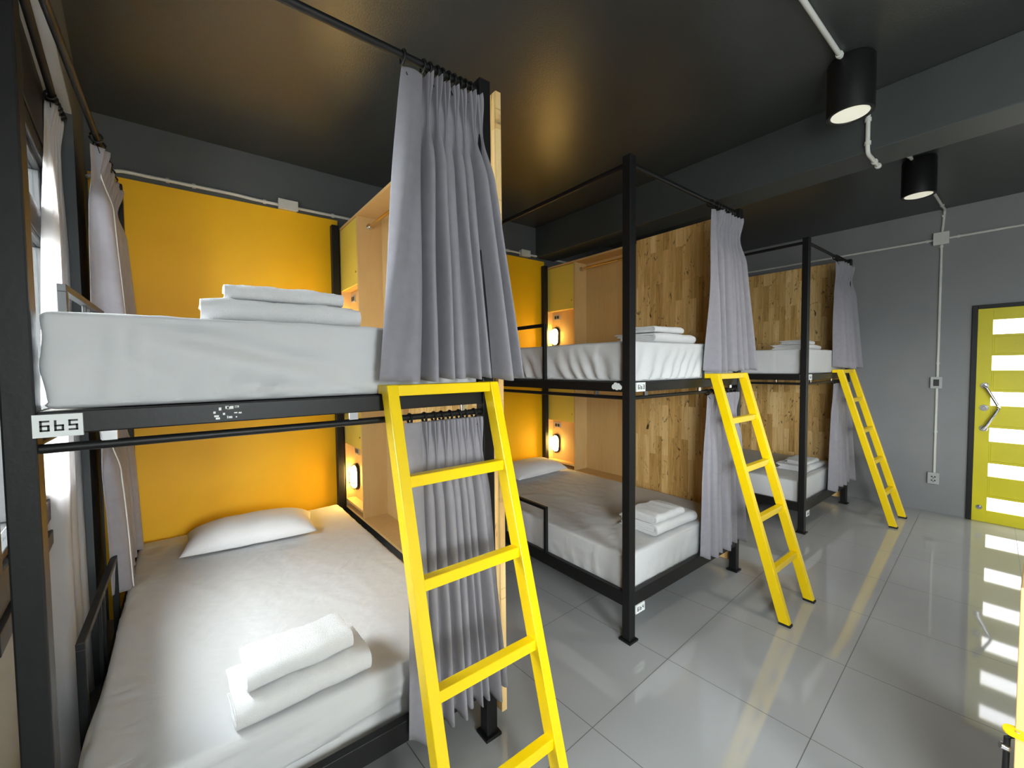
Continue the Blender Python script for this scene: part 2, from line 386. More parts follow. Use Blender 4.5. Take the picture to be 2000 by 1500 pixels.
bc = bunk(C0, CW, CY, 'black steel bunk bed at the end of the row, close to the grey door wall', [('6b1', C0+.054, 1.337, .07, .048), ('6b2', C0+.054, .142, .07, .046)], (1.9, 2.7, .56, 1.75), loop=None)
# torn sticker remains on the upper rail of the first bunk, and a cloud sticker on the side of the second
m = MB(); r2 = random.Random(3)
for i in range(15):
    x = .035 + r2.random()*.075; z = 1.343 + r2.random()*.03; w = .002+r2.random()*.008; h = .002+r2.random()*.006
    m.box(x, x+w, YF+.0032, YF+.0042, z, z+h)
m.build('sticker_residue', 'white_plate', ba)
m = MB()
for (dy, dz, r) in ((0, 0, .016), (.02, .002, .014), (-.02, .0, .013), (.008, .012, .014), (-.010, .010, .012)):
    M = Matrix.Translation((B0+.004, 1.404+dy, 1.360+dz)) @ Matrix.Rotation(-PI/2, 4, 'Y')
    m.lathe([(r, 0), (r, .0008+.0001*len(m.v)/40)], M, 18)
m.build('cloud_sticker', 'white_plate', bb)

# ---------------------------------------------------------------- mattresses
def axis_coords(a, b, r, step):
    n = max(2, int((b-a-2*r)/step))
    e = [a + r*(1-math.cos(PI/2*i/4)) for i in range(4)]
    mid = [a+r + (b-a-2*r)*i/n for i in range(n+1)]
    return e + mid + [b - r*(1-math.cos(PI/2*i/4)) for i in range(3, -1, -1)]
def rounded_block(x0, x1, y0, y1, z0, z1, r, step, disp):
    ax = [axis_coords(x0, x1, r, step), axis_coords(y0, y1, r, step), axis_coords(z0, z1, r, step)]
    lo = Vector((x0, y0, z0)); hi = Vector((x1, y1, z1)); idx = {}; m = MB()
    def vert(i, j, k):
        key = (i, j, k)
        if key in idx: return idx[key]
        p = Vector((ax[0][i], ax[1][j], ax[2][k]))
        q = Vector([min(max(p[a], lo[a]+r), hi[a]-r) for a in range(3)])
        dd = p-q; n = dd.normalized() if dd.length > 1e-7 else Vector((0, 0, 1))
        p = q + n*r
        p = p + n*disp(p, n)
        idx[key] = len(m.v); m.v.append(tuple(p)); return idx[key]
    nx, ny, nz = [len(a)-1 for a in ax]
    def quad(a, b, c, d): m.f.append((vert(*a), vert(*b), vert(*c), vert(*d)))
    for i in range(nx):
        for j in range(ny):
            quad((i,j,nz),(i+1,j,nz),(i+1,j+1,nz),(i,j+1,nz)); quad((i,j,0),(i,j+1,0),(i+1,j+1,0),(i+1,j,0))
    for i in range(nx):
        for k in range(nz):
            quad((i,0,k),(i+1,0,k),(i+1,0,k+1),(i,0,k+1)); quad((i,ny,k),(i,ny,k+1),(i+1,ny,k+1),(i+1,ny,k))
    for j in range(ny):
        for k in range(nz):
            quad((0,j,k),(0,j,k+1),(0,j+1,k+1),(0,j+1,k)); quad((nx,j,k),(nx,j+1,k),(nx,j+1,k+1),(nx,j,k+1))
    return m
def ridged(p): return 1-abs(noise.noise(p))*2
def mattress(X0, W, Y0, z0, z1, yf, seed, gather, sag, label, lowstep=.016, creases=()):
    sd = Vector((seed*3.7, seed*1.3, seed*.7))
    def disp(p, n):
        h = 0.
        if n.z > .5:
            h += .004*noise.noise(Vector((p.x*2.2, p.y*2.2, 0))+sd)
            h += .006*max(0, ridged(Vector((p.x*5+p.y*1.5, p.y*2.2-p.x, 1))+sd)-.55)
            h += .0055*max(0, ridged(Vector((p.x*13, p.y*9, 4))+sd)-.6)*max(0, min(1, (p.y-Y0)*1.2-.1))
        elif n.z < -.5: return 0
        else:
            lowf = max(0, 1-(p.z-z0)/(z1-z0)); hf = min(1, (z1-p.z)/.05)
            u = p.x if abs(n.y) > .5 else p.y
            h += gather*lowf**1.3*hf*(.0075*math.sin(u*62 + 5*noise.noise(Vector((u*3, p.z*4, 0))+sd) - (p.z-z0)*32) + .006*noise.noise(Vector((u*18-(p.z-z0)*20, 3, 0))+sd))
            h += sag*hf*.013*noise.noise(Vector((u*2.2+p.z*3, p.z*22-u*2.0, 2))+sd)
            h += .004*noise.noise(Vector((u*3, p.z*5, 7))+sd)
            for (xa, za, xb, zb, wd, am) in (creases if n.y < -.5 else []):
                L2 = (xb-xa)**2+(zb-za)**2; tt = ((p.x-xa)*(xb-xa)+(p.z-za)*(zb-za))/L2; tc_ = min(1, max(0, tt))
                dd = math.hypot(p.x-xa-tc_*(xb-xa), p.z-za-tc_*(zb-za)); h += am*math.exp(-(dd/wd)**2)*math.sin(PI*min(.97, max(.03, tt)))**.6*hf
            h = min(h*1.25 - .003, .011)
        return h
    m = rounded_block(X0+.052, X0+W-.052, Y0+yf, Y0+2.0, z0, z1, .022, lowstep, disp)
    o = m.build('mattress', 'bed_sheet', None, 0, 60, at=(X0+W/2, Y0+1, z0))
    return tag(o, label, 'mattress', 'sheeted mattresses on the bunks')
mattress(A0, AW, YF, .208, .437, .048, 1, .15, 2.6, 'white sheeted mattress on the lower level of the bunk beside the window', .016)
mattress(A0, AW, YF, 1.388, 1.607, .022, 2, .45, .5, 'white sheeted mattress on the upper level above number plate 6b5', .014,
         ((-.14, 1.60, .50, 1.44, .022, .014), (-.16, 1.56, .44, 1.41, .022, -.012), (-.20, 1.56, .02, 1.41, .022, -.012), (-.130, 1.60, -.140, 1.40, .007, .008), (-.085, 1.60, -.088, 1.40, .007, .008), (.06, 1.44, .30, 1.41, .012, .010), (.30, 1.45, .52, 1.405, .014, .010)))
mattress(B0, BW, YF, .208, .437, .050, 3, .35, .3, 'white sheeted mattress on the lower level above number plate 6b4', .02)
mattress(B0, BW, YF, 1.388, 1.607, .022, 4, 1.3, .3, 'white sheeted mattress on the upper level above number plate 6b3', .014)
mattress(C0, CW, CY, .208, .437, .050, 5, .2, .2, 'white sheeted mattress on the lower level of the bunk by the door wall', .03)
mattress(C0, CW, CY, 1.388, 1.607, .022, 6, .3, .3, 'white sheeted mattress on the upper level of the bunk by the door wall', .03)

# ---------------------------------------------------------------- pillows
def pillow(cx, cy, z, w, dpt, h, rot, label, tilt=0.):
    M = Matrix.Translation((cx, cy, z)) @ Matrix.Rotation(rot, 4, 'Z')
    nx, ny = 40, 26; m = MB(); ids = {}
    for s in (1, -1):
        for i in range(nx+1):
            for j in range(ny+1):
                u, v = i/nx*2-1, j/ny*2-1
                edge = (1-abs(u)**3.2)*(1-abs(v)**2.6)
                t = max(0, edge)**.55
                pinch = 1-.07*(1-abs(v))*abs(u)**6 - 0
                pv = 1-.05*(1-abs(u))*abs(v)**6
                x = u*w/2*pinch; y = v*dpt/2*pv
                zz = (h*.80*t if s > 0 else -h*.20*t) + h*.20
                zz += s*.006*noise.noise(Vector((x*9, y*7, s*3+cx)))*t + (.5*h*max(0, v)*.15)
                ids[(s, i, j)] = len(m.v); m.v.append(tuple(M @ Vector((x, y, max(zz, .001)))))
        for i in range(nx):
            for j in range(ny):
                q = (ids[(s,i,j)], ids[(s,i+1,j)], ids[(s,i+1,j+1)], ids[(s,i,j+1)])
                m.f.append(q if s > 0 else q[::-1])
    o = m.build('pillow', 'pillow_cloth', None, 0, 70, at=(cx, cy, z))
    import bmesh
    bm = bmesh.new(); bm.from_mesh(o.data); bmesh.ops.remove_doubles(bm, verts=bm.verts, dist=.0006); bm.to_mesh(o.data); bm.free()
    return tag(o, label, 'pillow', 'white pillows at the heads of the lower beds')
pillow(.295, 2.975, .443, .68, .37, .135, -.10, 'plump white pillow against the yellow panel on the bed beside the window')
pillow(2.62, 3.06, .443, .66, .38, .125, .06, 'white pillow at the head of the lower bed above number plate 6b4')

# ---------------------------------------------------------------- towels
def towel(cx, yf, z, w, dpt, h, layers, rot, label, seed, x_long=True):
    # nested folds: each fold is a U with its round turn at the front
    sd = Vector((seed*2.1, seed*.9, seed*5.3)); m = MB()
    nlen = 36; M = Matrix.Translation((cx, yf, z)) @ Matrix.Rotation(rot, 4, 'Z')
    th = h/(2*layers)
    for k in range(layers):
        ro = h/2 - k*th*1.0; ri = ro - th*.93; zc = h/2
        back = dpt - .006*k - (.012 if k % 2 else 0)
        prof = []; segs = 10
        outer = [(back, zc-ro)] + [(dpt*.75, zc-ro), (dpt*.45, zc-ro)] + [(h/2 - ro*math.sin(PI*i/segs), zc - ro*math.cos(PI*i/segs)) for i in range(segs+1)] + [(dpt*.45, zc+ro), (dpt*.75, zc+ro), (back, zc+ro)]
        ri = max(ri, .0006)
        inner = [(back, zc+ri), (dpt*.75, zc+ri), (dpt*.45, zc+ri)] + [(h/2 - ri*math.sin(PI*i/segs), zc + ri*math.cos(PI*i/segs)) for i in range(segs+1)] + [(dpt*.45, zc-ri), (dpt*.75, zc-ri), (back, zc-ri)]
        prof = outer + inner; n = len(prof); base = len(m.v)
        for i in range(nlen+1):
            u = i/nlen*2-1
            endpull = 1 - .04*abs(u)**8
            for (y, zz) in prof:
                jig = noise.noise(Vector((u*3, y*8+k*2, zz*14))+sd)
                x = u*(w/2 - .004*k + .004*noise.noise(Vector((y*9, k*3.1, u))+sd))
                y2 = y + .006*noise.noise(Vector((u*2.0, k*2.2, 3))+sd) + .004*jig
                top = max(0, zz-h*.5)/(h*.5)
                z2 = zz*endpull + .007*top*jig + .004*top*max(0, ridged(Vector((u*7+y*16, y*11, 2))+sd)-.5) - .05*h*top*abs(u)**3
                m.v.append(tuple(M @ Vector((x, y2, max(.0005, z2)))))
        for i in range(nlen):
            for q in range(n):
                q2 = (q+1) % n
                m.f.append((base+i*n+q, base+(i+1)*n+q, base+(i+1)*n+q2, base+i*n+q2))
        # end caps as strips between outer and inner
        no = len(outer)
        for i, flip in ((0, False), (nlen, True)):
            for q in range(no-1):
                a, b2, c, e = q, q+1, n-2-q, n-1-q
                f = (base+i*n+a, base+i*n+b2, base+i*n+c, base+i*n+e)
                m.f.append(f if not flip else f[::-1])
    o = m.build('folded_towel', 'towel_cloth', None, 0, 50, at=(cx, yf, z))
    return tag(o, label, 'towel', 'folded white towels left on the beds')
towel(.272, 1.372, .441, .385, .205, .088, 4, .05, 'large folded white bath towel on the lower bed beside the window, under a smaller one', 1)
towel(.262, 1.392, .533, .302, .155, .062, 3, .05, 'small folded white towel topping the pair on the lower bed beside the window', 2)
towel(.250, 1.400, 1.611, .425, .215, .062, 4, .0, 'large folded white bath towel at the bottom of the pair above number plate 6b5', 3)
towel(.255, 1.425, 1.677, .325, .165, .042, 3, -.02, 'small folded white towel on top of the pair above number plate 6b5', 4)
towel(2.42, 1.40, .441, .44, .29, .072, 4, -.02, 'large folded white bath towel on the lower bed above number plate 6b4', 5)
towel(2.34, 1.405, .517, .30, .20, .052, 3, -.05, 'small folded white towel on top of the pair above number plate 6b4', 6)
towel(2.36, 1.385, 1.611, .45, .29, .058, 4, .0, 'large folded white bath towel on the upper bed above number plate 6b3', 7)
towel(2.33, 1.41, 1.673, .31, .20, .036, 3, .0, 'small folded white towel on top of the pair above number plate 6b3', 8)
towel(4.84, 1.35, .441, .44, .28, .055, 4, -.02, 'large folded white bath towel on the lower bed of the bunk by the door wall', 9)
towel(4.80, 1.37, .500, .29, .19, .036, 3, -.05, 'small folded white towel topping the pair on the lower bed by the door wall', 10)
towel(4.62, 1.335, 1.611, .46, .28, .045, 4, .0, 'large folded white bath towel on the upper bed of the bunk by the door wall', 11)
towel(4.58, 1.36, 1.660, .32, .19, .034, 3, .0, 'small folded white towel topping the pair on the upper bed by the door wall', 12)

# ---------------------------------------------------------------- curtains
def curtain(axis, top, bot, c_top, c_bot, ztop, zbot, nf, a_top, a_bot, label, seed, flat=0., rod=None, mat='curtain_cloth', rings=8, hem=None, name='curtain', group='grey curtains on the bunks', sgn=1):
    r = random.Random(seed); sd = Vector((seed*1.7, seed*4.1, 0))
    nu, nv = nf*30 + (20 if flat else 0), 60
    loc = ((top[0]+top[1])/2, c_top, ztop) if axis == 'x' else (c_top, (top[0]+top[1])/2, ztop)
    t = thing(name, loc, label, 'curtain', group)
    wts = [r.uniform(.75, 1.3) for _ in range(nf+1)]; amp = [r.uniform(.40, 1.15) for _ in range(nf+2)]; lw = [r.uniform(.62, 1.12) for _ in range(nf+2)]
    cum = [0]
    for w in wts[:nf]: cum.append(cum[-1]+w)
    cum = [c/cum[-1] for c in cum]
    H = ztop-zbot; vp = min(.14, .125/H)
    def fold(g):
        for i in range(nf):
            if g <= cum[i+1] or i == nf-1:
                return i + (g-cum[i])/(cum[i+1]-cum[i])
    m = MB()
    def sm(a, b, x):
        x = min(1, max(0, (x-a)/(b-a))); return x*x*(3-2*x)
    for j in range(nv+1):
        v = (j/nv)**1.25
        if v < vp: comp = .80-.62*sm(0, vp, v); dep = .62-.25*sm(0, vp, v); fing = 1.1*(1-sm(0, vp*1.15, v))+.15
        else: comp = .16+.80*sm(vp, vp+.15, v); dep = .37+.63*sm(vp, vp+.18, v); fing = .15*(1-sm(vp, vp+.06, v))
        A = a_top + (a_bot-a_top)*v; wl = .92-.34*sm(.15, .8, v)
        for i in range(nu+1):
            u = i/nu
            vv = v**.75 if not flat else v**.9
            q0 = top[0] + (bot[0]-top[0])*vv; q1 = top[1] + (bot[1]-top[1])*vv
            if flat and u < flat:
                g = u/flat; bow = math.sin(PI*min(1, g*1.02))
                s_ = q0 + (q1-q0)*u
                off = -A*(.15 + .55*bow*sm(0, .25, v+.12) + .25*math.sin(g*7+v*4+seed)*sm(.1, .6, v))
                if g > .93: off *= (1-g)/.07
            else:
                g = (u-flat)/(1-flat); F = fold(g); k = min(int(F), nf-1); t_ = (F-k)*2-1
                am = amp[k]; wk = (cum[k+1]-cum[k]); wk_ = wl*(1-(1-lw[k])*sm(.15, .7, v))
                cc = (cum[k]+cum[k+1])/2 + .22*wk*noise.noise(Vector((k*1.7, v*2.2, 0))+sd)*sm(.1, .6, v)
                half = wk/2
                lob = 1 if abs(t_) < .72 else None
                if lob: loc_ = t_/.72*wk_*comp
                else:
                    e_ = (abs(t_)-.72)/.28; loc_ = math.copysign(wk_*comp + (1-wk_*comp)*e_, t_)
                x_ = t_/.72
                f = math.sqrt(max(0, 1-x_*x_)) if abs(x_) < 1 else 0
                back = -.0 if abs(x_) < 1 else .35*math.sin(PI*(abs(t_)-.72)/.28*.5)
                off = -A*am*(dep*(f**.8) - back*dep) - A*fing*f*.55*math.cos(3*PI*x_*.9)
                s_ = q0 + (q1-q0)*(flat + (1-flat)*(cc + loc_*half))
            c = c_top + (c_bot-c_top)*v + off*sgn + A*.5*sgn
            z = ztop - H*v + .010*noise.noise(Vector((u*7, 5, 0))+sd)*v - (.010*(off/A)*v*v if A else 0)*-1
            m.v.append((s_, c, z) if axis == 'x' else (c, s_, z))
    for j in range(nv):
        for i in range(nu):
            a = j*(nu+1)+i; m.f.append((a, a+1, a+nu+2, a+nu+1))
    o = m.build('cloth', mat, t, 0, 180)
    sol = o.modifiers.new('s', 'SOLIDIFY'); sol.thickness = .0025; sol.offset = 0
    if rod:
        c, z, R = rod
        for i in range(rings):
            f = i/(rings-1)
            if flat: f = 0.06 if i == 0 else flat*.8 + (1-flat*.8)*(i)/(rings)
            s_ = top[0] + (top[1]-top[0])*min(.985, max(.015, f)) + r.uniform(-.006, .006)
            pts = []
            for q in range(14):
                a = 2*PI*q/14; da, dz = math.cos(a)*R, math.sin(a)*R
                pts.append((s_, c+da, z-.006+dz) if axis == 'x' else (c+da, s_, z-.006+dz))
            g = MB().tube(pts, .0046, 8, True)
            lo = z-.006-R
            g.tube([(s_, c, lo), (s_, c_top, ztop-.03)] if axis == 'x' else [(c, s_, lo), (c_top, s_, ztop-.03)], .0018, 6)
            g.build('curtain_ring', 'black_metal', t, 0, 60)
    if hem:
        pts = [m.v[j*(nu+1)+int(hem*nu)] for j in range(nv+1)]
        d_ = -.006
        pts = [(p[0], p[1]+d_, p[2]) if axis == 'x' else (p[0]-d_*0+.006, p[1]+d_, p[2]) for p in pts]
        MB().tube(pts, .0028, 6).build('white_hem', 'hem_tape', t, 0, 60)
    return t
curtain('x', (.590, .888), (.475, 1.035), YF-.008, 1.262, 2.462, 1.437, 7, .048, .100, 'grey curtain bunched over the yellow ladder, upper level beside plate 6b5', 11, flat=.26, rod=(YF+.025, 2.512, .021), rings=10)
curtain('x', (.575, .890), (.560, .985), YF-.004, 1.280, 1.287, .205, 8, .030, .060, 'grey curtain hanging behind the yellow ladder nearest the window, lower level', 12, flat=.2, rod=(YF+.020, 1.304, .017), rings=8)
curtain('x', (2.655, 3.020), (2.545, 3.12), YF-.006, 1.264, 2.462, 1.440, 7, .042, .090, 'grey curtain bunched at the upper level of the bunk with plate 6b3', 13, flat=.16, rod=(YF+.025, 2.512, .021), rings=8)
curtain('x', (2.640, 3.020), (2.535, 3.08), YF-.004, 1.280, 1.287, .255, 7, .030, .060, 'grey curtain at the lower level beside plate 6b4, behind the middle ladder', 14, rod=(YF+.020, 1.304, .017), rings=7)
curtain('x', (4.985, 5.41), (4.93, 5.60), CY-.006, CY-.048, 2.462, 1.440, 6, .040, .080, 'dark grey curtain at the upper level of the bunk, against the door wall', 15, rod=(CY+.025, 2.512, .021), rings=7)
curtain('x', (4.985, 5.41), (4.82, 5.56), CY-.004, CY-.036, 1.287, .255, 6, .030, .055, 'dark grey curtain at the lower level, behind the ladder by the door wall', 16, rod=(CY+.020, 1.304, .017), rings=6)
curtain('y', (2.60, 3.24), (2.50, 3.26), A0+.035, A0+.065, 2.470, 1.625, 5, .040, .09, 'grey curtain at the yellow panel, upper level on the window side', 17, rod=(A0+.025, 2.512, .021), rings=7, hem=.12, sgn=-1)
curtain('y', (2.42, 3.24), (2.60, 3.26), A0+.035, A0+.055, 1.287, .455, 5, .040, .06, 'grey curtain at the yellow panel, lower level on the window side', 18, rod=(A0+.020, 1.304, .017), rings=7, hem=.10, sgn=-1)
curtain('y', (2.44, 2.62), (2.03, 2.66), -.385, -.372, 2.535, .06, 4, .020, .045, 'pale sheer curtain drawn aside at the window', 19, mat='sheer_cloth', rod=(-.385, 2.565, .015), rings=6, name='window_curtain', group=None, sgn=-1)
o = thing('curtain_track', wp(1.4, .06, 2.58), 'dark curtain track running above the window', 'curtain track')
MB().tube([wp(.1, .04, 2.568), wp(2.66, .04, 2.568)], .012, 12).build('track_rod', 'black_metal', o, 0, 40)
for y in (.15, 1.4, 2.64):
    m = MB(); p = wp(y, .04); m.box(p.x-.01, p.x+.01, y-.01, y+.01, 2.568, HEAD-.006); m.build('track_bracket', 'black_metal', o, .002)

# ---------------------------------------------------------------- ladders
def ladder(x0, x1, yb, label):
    t = thing('bunk_ladder', ((x0+x1)/2, yb, 0), label, 'ladder', 'yellow bunk ladders')
    yt = yb+.415; zt = 1.42; w = .036; dp = .055
    def Y(z): return yb + (yt-yb)*z/zt
    for xa in (x0, x1-w):
        z0 = .012
        m = MB().hexa([(xa, Y(z0), z0), (xa+w, Y(z0), z0), (xa+w, Y(z0)+dp, z0), (xa, Y(z0)+dp, z0), (xa, yt, zt), (xa+w, yt, zt), (xa+w, yt+dp, zt), (xa, yt+dp, zt)])
        s = m.build('stile', 'yellow_paint', t, .003)
        MB().box(xa-.001, xa+w+.001, yb-.002, yb+dp+.004, 0, .014).build('rubber_foot', 'black_rubber', s, .002)
        MB().box(xa+.002, xa+w-.002, yt+dp-.006, yt+dp+.030, zt-.030, zt-.001).build('hook', 'yellow_paint', s, .002)
    for z in (.275, .555, .838, 1.125):
        y = Y(z)
        box('rung', 'yellow_paint', x0+w-.002, x1-w+.002, y+.012, y+.047, z-.018, z+.018, t, .003)
    box('top_bar', 'yellow_paint', x0+w-.002, x1-w+.002, yt+.004, yt+dp-.004, zt-.036, zt-.001, t, .003)
    return t
ladder(.489, .915, .838, 'yellow metal ladder leaning on the bunk with plate 6b5')
ladder(2.605, 3.030, .838, 'yellow metal ladder leaning on the middle bunk, plates 6b3 and 6b4')
ladder(4.935, 5.360, .772, 'yellow metal ladder leaning on the bunk by the grey door wall')

# ---------------------------------------------------------------- boards and cabinets
def board(x, y0, y1, label):
    o = MB().box(x, x+.026, y0, y1, .045, 2.552).build('partition_board', 'acacia_board', None, .002, at=(x, (y0+y1)/2, .045))
    return tag(o, label, 'wooden panel', 'wooden partition boards')
XA, XB, XC = A0+AW+.045, B0+BW+.010, C0+CW+.012
board(XA, YF+.03, 2.21, 'pale edge of a wooden partition board beside the bunk with plate 6b5')
board(XB+.004, YF+.03, 2.20, 'knotty golden wooden partition board behind the middle bunk')
board(XC+.004, CY+.03, 2.80, 'dark knotty wooden partition board on the bunk beside the door wall')

def cabinet(x, z0, z1, zn0, zn1, zd1, label, rod):
    t = thing('bedside_cabinet', (x+.09, 2.77, z0), label, 'cabinet', 'plywood cabinets beside the beds')
    D = .19; T = .018; ya, yd, yb = 2.215, 2.93, 3.335
    m = MB()
    m.box(x+D-T, x+D, ya, yb, z0, z1)                        # back
    m.box(x, x+D-T, ya, ya+T, z0, z1); m.box(x, x+D-T, yd-T/2, yd+T/2, z0+T, z1-T); m.box(x, x+D-T, yb-T, yb, z0, z1)
    m.box(x, x+D-T, ya+T, yb-T, z0, z0+T); m.box(x, x+D-T, ya+T, yb-T, z1-T, z1)
    m.box(x, x+D-T, yd+T/2, yb-T, zn0-T, zn0); m.box(x+.02, x+D-T, yd+T/2, yb-T, zn1, zn1+T)
    m.box(x+.07, x+.082, yd+T/2, yb-T, zn0, zn1)             # niche back
    m.build('carcass', 'light_ply', t, .001)
    dr = MB().box(x+.001, x+.018, yd+T/2+.002, yb-T-.002, zn1+.001, zd1).build('cabinet_door', 'yellow_laminate', t, .0015)
    disc_x('door_knob', x+.001, yd+.035, zn1+.085, .008, .005, 'brass', dr)
    so = MB().box(x+.062, x+.071, 3.20, 3.29, zn1-.085, zn1-.030).build('power_socket', 'grey_plastic', t, .001)
    m = MB()
    for k in range(2): m.box(x+.0605, x+.0625, 3.212+k*.036, 3.240+k*.036, zn1-.074, zn1-.044)
    m.build('socket_slot', 'dark_plastic', so)
    if rod:
        r = MB().tube([(x+.085, ya+T, 2.455), (x+.085, yd-T/2, 2.455)], .010, 14).build('clothes_rod', 'brass', t, 0, 40)
        M = Matrix.Translation((x+.085, yd-T/2, 2.455)) @ Matrix.Rotation(PI/2, 4, 'X')
        MB().lathe([(.021, 0), (.021, .010), (.015, .014)], M, 20).build('rod_socket', 'steel', r, 0, 35)
    return t
def lamp(x, y, z, label):
    t = thing('bulkhead_lamp', (x, y, z), label, 'lamp', 'caged lamps in the bedside niches')
    M = Matrix.Translation((x, y, z)) @ Matrix.Rotation(-PI/2, 4, 'Y')   # axis points towards -X
    def capsule(prof_r, h0, h1, name, mat, sm=50):
        # oval lamp body: profile of (scale, height)
        m = MB(); n = 28; vs = []; fs = []
        for (s, h) in prof_r:
            for k in range(n):
                a = 2*PI*k/n; yy = math.cos(a)*.046*s; zz = math.sin(a)*.046*s + (.040*s if math.sin(a) > 0 else -.040*s)
                vs.append((x-h, y+yy, z+zz))
        for i in range(len(prof_r)-1):
            for k in range(n):
                k2 = (k+1) % n; fs.append((i*n+k, i*n+k2, (i+1)*n+k2, (i+1)*n+k))
        fs.append(tuple(range(n))); fs.append(tuple((len(prof_r)-1)*n+k for k in range(n)))
        m.add(vs, fs); return m.build(name, mat, t, 0, sm)
    capsule([(1.20, 0), (1.20, .014), (1.1, .020)], 0, 0, 'lamp_base', 'black_metal')
    capsule([(1.0, .018), (.98, .028), (.90, .040), (.74, .050), (.45, .057), (.1, .060)], 0, 0, 'glass_globe', 'globe_glow')
    m = MB()
    for k in (-1, 1):
        m.tube([(x-.022, y+.050*k, z-.045), (x-.050, y+.038*k, z-.040), (x-.064, y, z-.036)], .0034, 6)
    m.tube([(x-.022, y, z-.100), (x-.045, y, z-.086), (x-.064, y, z-.04), (x-.065, y, z), ], .0034, 6)
    m.tube([(x-.022, y, z+.100), (x-.045, y, z+.086), (x-.064, y, z+.04), (x-.065, y, z), ], .0034, 6)
    m.build('wire_guard', 'black_metal', t, 0, 60)
    return t
for (x, nm, lo, up) in ((A0+AW+.012, 'beside the window', .905, .905), (XB, 'of the middle bunk', .905, .905)):
    cabinet(x, .40, 1.362, .47, .90, 1.335, 'plywood cabinet with a lamp niche at the lower bed ' + nm, False)
    cabinet(x, 1.366, 2.535, 1.62, 2.06, 2.512, 'plywood cabinet with a clothes rod at the upper bed ' + nm, True)
    lamp(x+.07, 3.262, .640, 'glowing caged lamp in the niche at the lower bed ' + nm)
    lamp(x+.07, 3.262, 1.795, 'glowing caged lamp in the niche at the upper bed ' + nm)

# yellow head panels
def headboard(x0, x1, label):
    m = MB().box(x0, x1, HW-.018, HW-.001, .001, 2.606)
    o = m.build('headboard_panel', 'yellow_board', None, .001, at=((x0+x1)/2, HW-.01, .0))
    return tag(o, label, 'wall panel', 'yellow panels at the bed heads')
headboard(-.402, .952, 'yellow head panel on the wall behind the bunk with plate 6b5')
headboard(1.80, 3.09, 'yellow head panel on the wall behind the middle bunk')

# ---------------------------------------------------------------- conduits, boxes, lamps on the ceiling
def conduit(label, pts, clips, r=.0105, rj=None, n=12):
    P = [Vector(p) for p in pts]
    t = thing('conduit', P[0], label, 'conduit')
    # round the corners
    out = [P[0]]
    for i in range(1, len(P)-1):
        a = (P[i-1]-P[i]).normalized(); b = (P[i+1]-P[i]).normalized(); R = min(.035, (P[i-1]-P[i]).length*.45, (P[i+1]-P[i]).length*.45)
        for k in range(6):
            f = k/5; out.append((P[i]+a*R).lerp(P[i], f).lerp(P[i].lerp(P[i]+b*R, f), f))
    out.append(P[-1])
    MB().tube(out, r, n).build('pipe', 'white_pipe', t, 0, 50)
    for (c, ax) in clips:
        c = Vector(c); d_ = Vector((ax == 'x', ax == 'y', ax == 'z'))
        m = MB().tube([c-d_*.009, c+d_*.009], r*1.45, 12)
        m.build('pipe_clip', 'white_pipe', t, 0, 50)
    return t
yc = .638
conduit('white conduit on the dark ceiling leading to the larger downlight', [(.35, yc, ZC-.012), (2.53, yc, ZC-.012)], [((2.49, yc, ZC-.012), 'x'), ((1.5, yc, ZC-.012), 'x')])
conduit('white conduit bending down the beam beside the larger downlight', [(2.69, yc-.01, ZC-.012), (2.973, yc-.01, ZC-.012), (2.973, yc-.01, 2.622), (3.22, yc-.01, 2.622)], [((2.973, yc-.01, 2.80), 'z'), ((2.973, yc-.01, 2.675), 'z'), ((3.13, yc-.01, 2.622), 'x'), ((3.21, yc-.01, 2.622), 'x')])
conduit('short white conduit from the beam to the smaller downlight', [(3.262, yc-.01, 2.80), (3.262, yc-.01, ZC-.012), (4.16, yc-.01, ZC-.012)], [((4.08, yc-.01, ZC-.012), 'x')])
conduit('white conduit from the smaller downlight down to the square box on the door wall', [(4.32, yc-.01, ZC-.012), (XD-.012, yc-.01, ZC-.012), (XD-.012, yc+.006, 2.70)], [((5.6, yc-.01, ZC-.012), 'x'), ((XD-.012, yc, 2.88), 'z')])
conduit('long white conduit running level along the door wall', [(XD-.012, -2.2, 2.665), (XD-.012, 3.30, 2.665)], [((XD-.012, .53, 2.665), 'y'), ((XD-.012, .74, 2.665), 'y')])
conduit('white conduit dropping down the door wall to the light switch', [(XD-.012, .643, 2.62), (XD-.012, .643, 1.33)], [((XD-.012, .643, 2.59), 'z'), ((XD-.012, .643, 1.47), 'z')])
conduit('white conduit between the light switch and the socket on the door wall', [(XD-.012, .645, 1.24), (XD-.012, .645, .39)], [((XD-.012, .645, .80), 'z')])
conduit('cream conduit along the top of the yellow panel beside the window', [(-.40, HW-.055, 2.560), (-.36, HW-.03, 2.600), (-.27, HW-.014, 2.645), (.30, HW-.014, 2.645), (.42, HW-.014, 2.638), (1.35, HW-.014, 2.638)], [((-.05, HW-.014, 2.645), 'x'), ((.08, HW-.014, 2.645), 'x'), ((.47, HW-.014, 2.638), 'x'), ((.92, HW-.014, 2.638), 'x')])
conduit('cream conduit along the head wall over the middle bunk', [(1.9, HW-.014, 2.650), (3.6, HW-.014, 2.650)], [((2.6, HW-.014, 2.65), 'x')])
def jbox(x0, x1, y0, y1, z0, z1, label):
    t = thing('junction_box', ((x0+x1)/2, (y0+y1)/2, z0), label, 'junction box')
    box('box_body', 'white_pipe', x0, x1, y0, y1, z0, z1, t, .003)
    return t
t = jbox(.552, .672, HW-.045, HW-.002, 2.608, 2.670, 'cream junction box on the conduit above the yellow panel by the window')
box('box_lid', 'white_pipe', .549, .675, HW-.050, HW-.044, 2.605, 2.673, t, .002)
